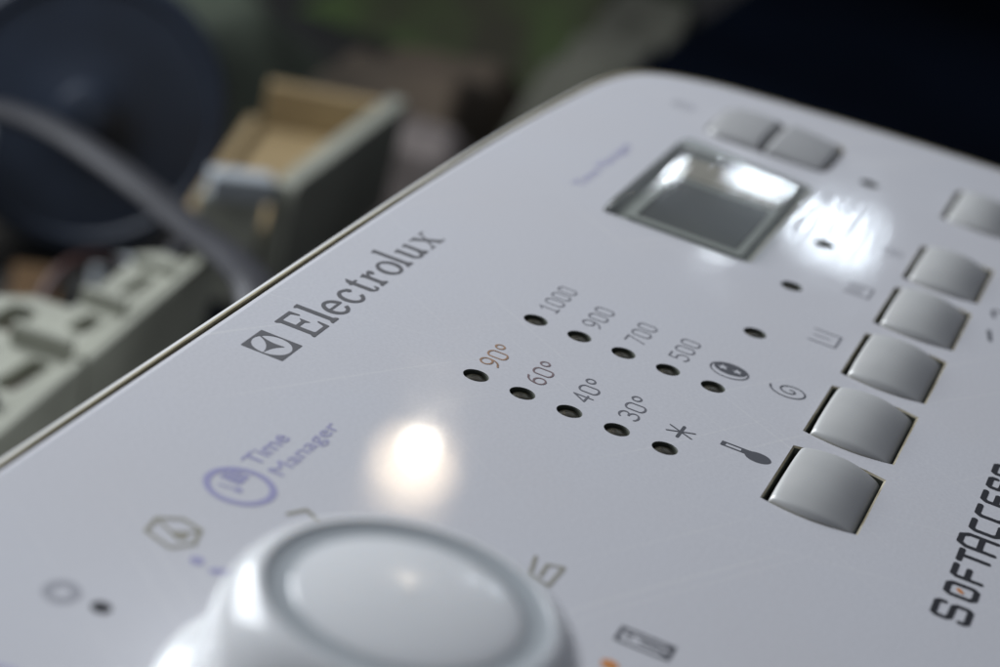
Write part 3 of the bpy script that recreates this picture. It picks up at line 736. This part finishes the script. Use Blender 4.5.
# scraps behind the bracket
o = box('wood_offcut', 46.5, 53.5, 35.2, 37.6, FL, -28.9, mat('orange_wood', (0.15, 0.088, 0.04), .6, var=.3), None, rot=.5); tag(o, 'small orange brown offcut lying beyond the bracket', 'offcut')
o = box('connector', 45.4, 47.8, 29.8, 31.2, FL, -23.8, white, None, rot=-.9); tag(o, 'small white plastic connector beside the orange brown offcut', 'connector')
o = box('clip', 51.0, 53.4, 41.6, 44.0, FL, -23.0, mat('dull_white_plastic', (0.3, 0.33, 0.36), .5), None, rot=.3); tag(o, 'pale plastic clip at the left edge beneath the hose', 'clip')
# cloths, boxes at the back
def cloth(name, x0, x1, y0, y1, h, material, seed, rot=0.0):
    n = 44; v = []; f = []; cxx, cyy = (x0 + x1) / 2, (y0 + y1) / 2
    for i in range(n + 1):
        for j in range(n + 1):
            x = x0 + (x1 - x0) * i / n; y = y0 + (y1 - y0) * j / n
            e = min(i, n - i, j, n - j) / n * 4; e = min(e, 1)
            e = e * e * (3 - 2 * e); z = FL + e * h * (.75 + .35 * noise.noise(Vector((x * .09 + seed, y * .09, seed))) + .10 * noise.noise(Vector((x * .4, y * .25, seed))) + .05 * math.sin(x * .9 + 3 * noise.noise(Vector((x * .1, y * .1, seed + 5)))))
            dx, dy = x - cxx, y - cyy
            v.append((cxx + dx * math.cos(rot) - dy * math.sin(rot), cyy + dx * math.sin(rot) + dy * math.cos(rot), max(z, FL)))
    W = n + 1
    for i in range(n):
        for j in range(n): f.append((i * W + j, (i + 1) * W + j, (i + 1) * W + j + 1, i * W + j + 1))
    o = link(name, v, f, material, None, smooth=True)
    md = o.modifiers.new('thickness', 'SOLIDIFY'); md.thickness = .2 * S
    return o
tag(cloth('cloth', 108, 136, 24, 50, 11, mat('green_cloth', (0.085, 0.135, 0.042), .9, var=.8, vscale=26, tint=(.06, .056, .036)), 3), 'bright green crumpled cloth at the top edge', 'cloth')
tag(cloth('cloth', 70, 96, 38, 64, 8, mat('grey_green_cloth', (0.13, 0.155, 0.11), .9, var=.6, vscale=12, tint=(.025, .032, .024)), 9), 'grey green crumpled cloth behind the tray', 'cloth')
tag(cloth('cloth', 84, 108, 17.2, 27, 14, mat('pale_cloth', (0.13, 0.128, 0.10), .9, var=.7, vscale=16, tint=(.05, .05, .038)), 5), 'pale grey cloth bundle above the far corner of the panel', 'cloth')
tag(cloth('cloth', 78, 99, 25.5, 39.5, 6.5, mat('brown_cloth', (0.10, 0.075, 0.052), .9, var=.6, vscale=10, tint=(.035, .03, .022)), 13), 'dull brown crumpled cloth behind the tray', 'cloth')
o = box('paper_wad', 75.2, 79.6, 25.2, 30.0, FL, -24.0, mat('pinkish_paper', (0.24, 0.205, 0.19), .85, var=.4, vscale=60), None, r=1.2, rot=.1, bev=1.0); tag(o, 'small pinkish white paper wad before the brown cloth', 'paper')
o = box('black_case', 52, 150, -60, 16, FL, -15, mat('black_case_plastic', (0.0022, 0.003, 0.005), 1.0, var=.5, vscale=7, spec=.0, tint=(.004, .006, .011)), None, r=1.0, bev=.8); tag(o, 'large flat black case behind the far end of the panel', 'case')
cb = sweep('cable', catmull([(30, 27, -29.7), (34, 28, -29.0), (38, 30, -25), (41, 30.5, -22.5), (44.5, 29.5, -23), (46, 26.5, -27), (44, 22, -29.7), (40, 19, -29.7)], 6), .32, mat('dark_red_cable', (0.05, 0.022, 0.018), .5), None, 1.0, 8)
tag(cb, 'thin dark cable looping on the bench between bracket and tray', 'cable')
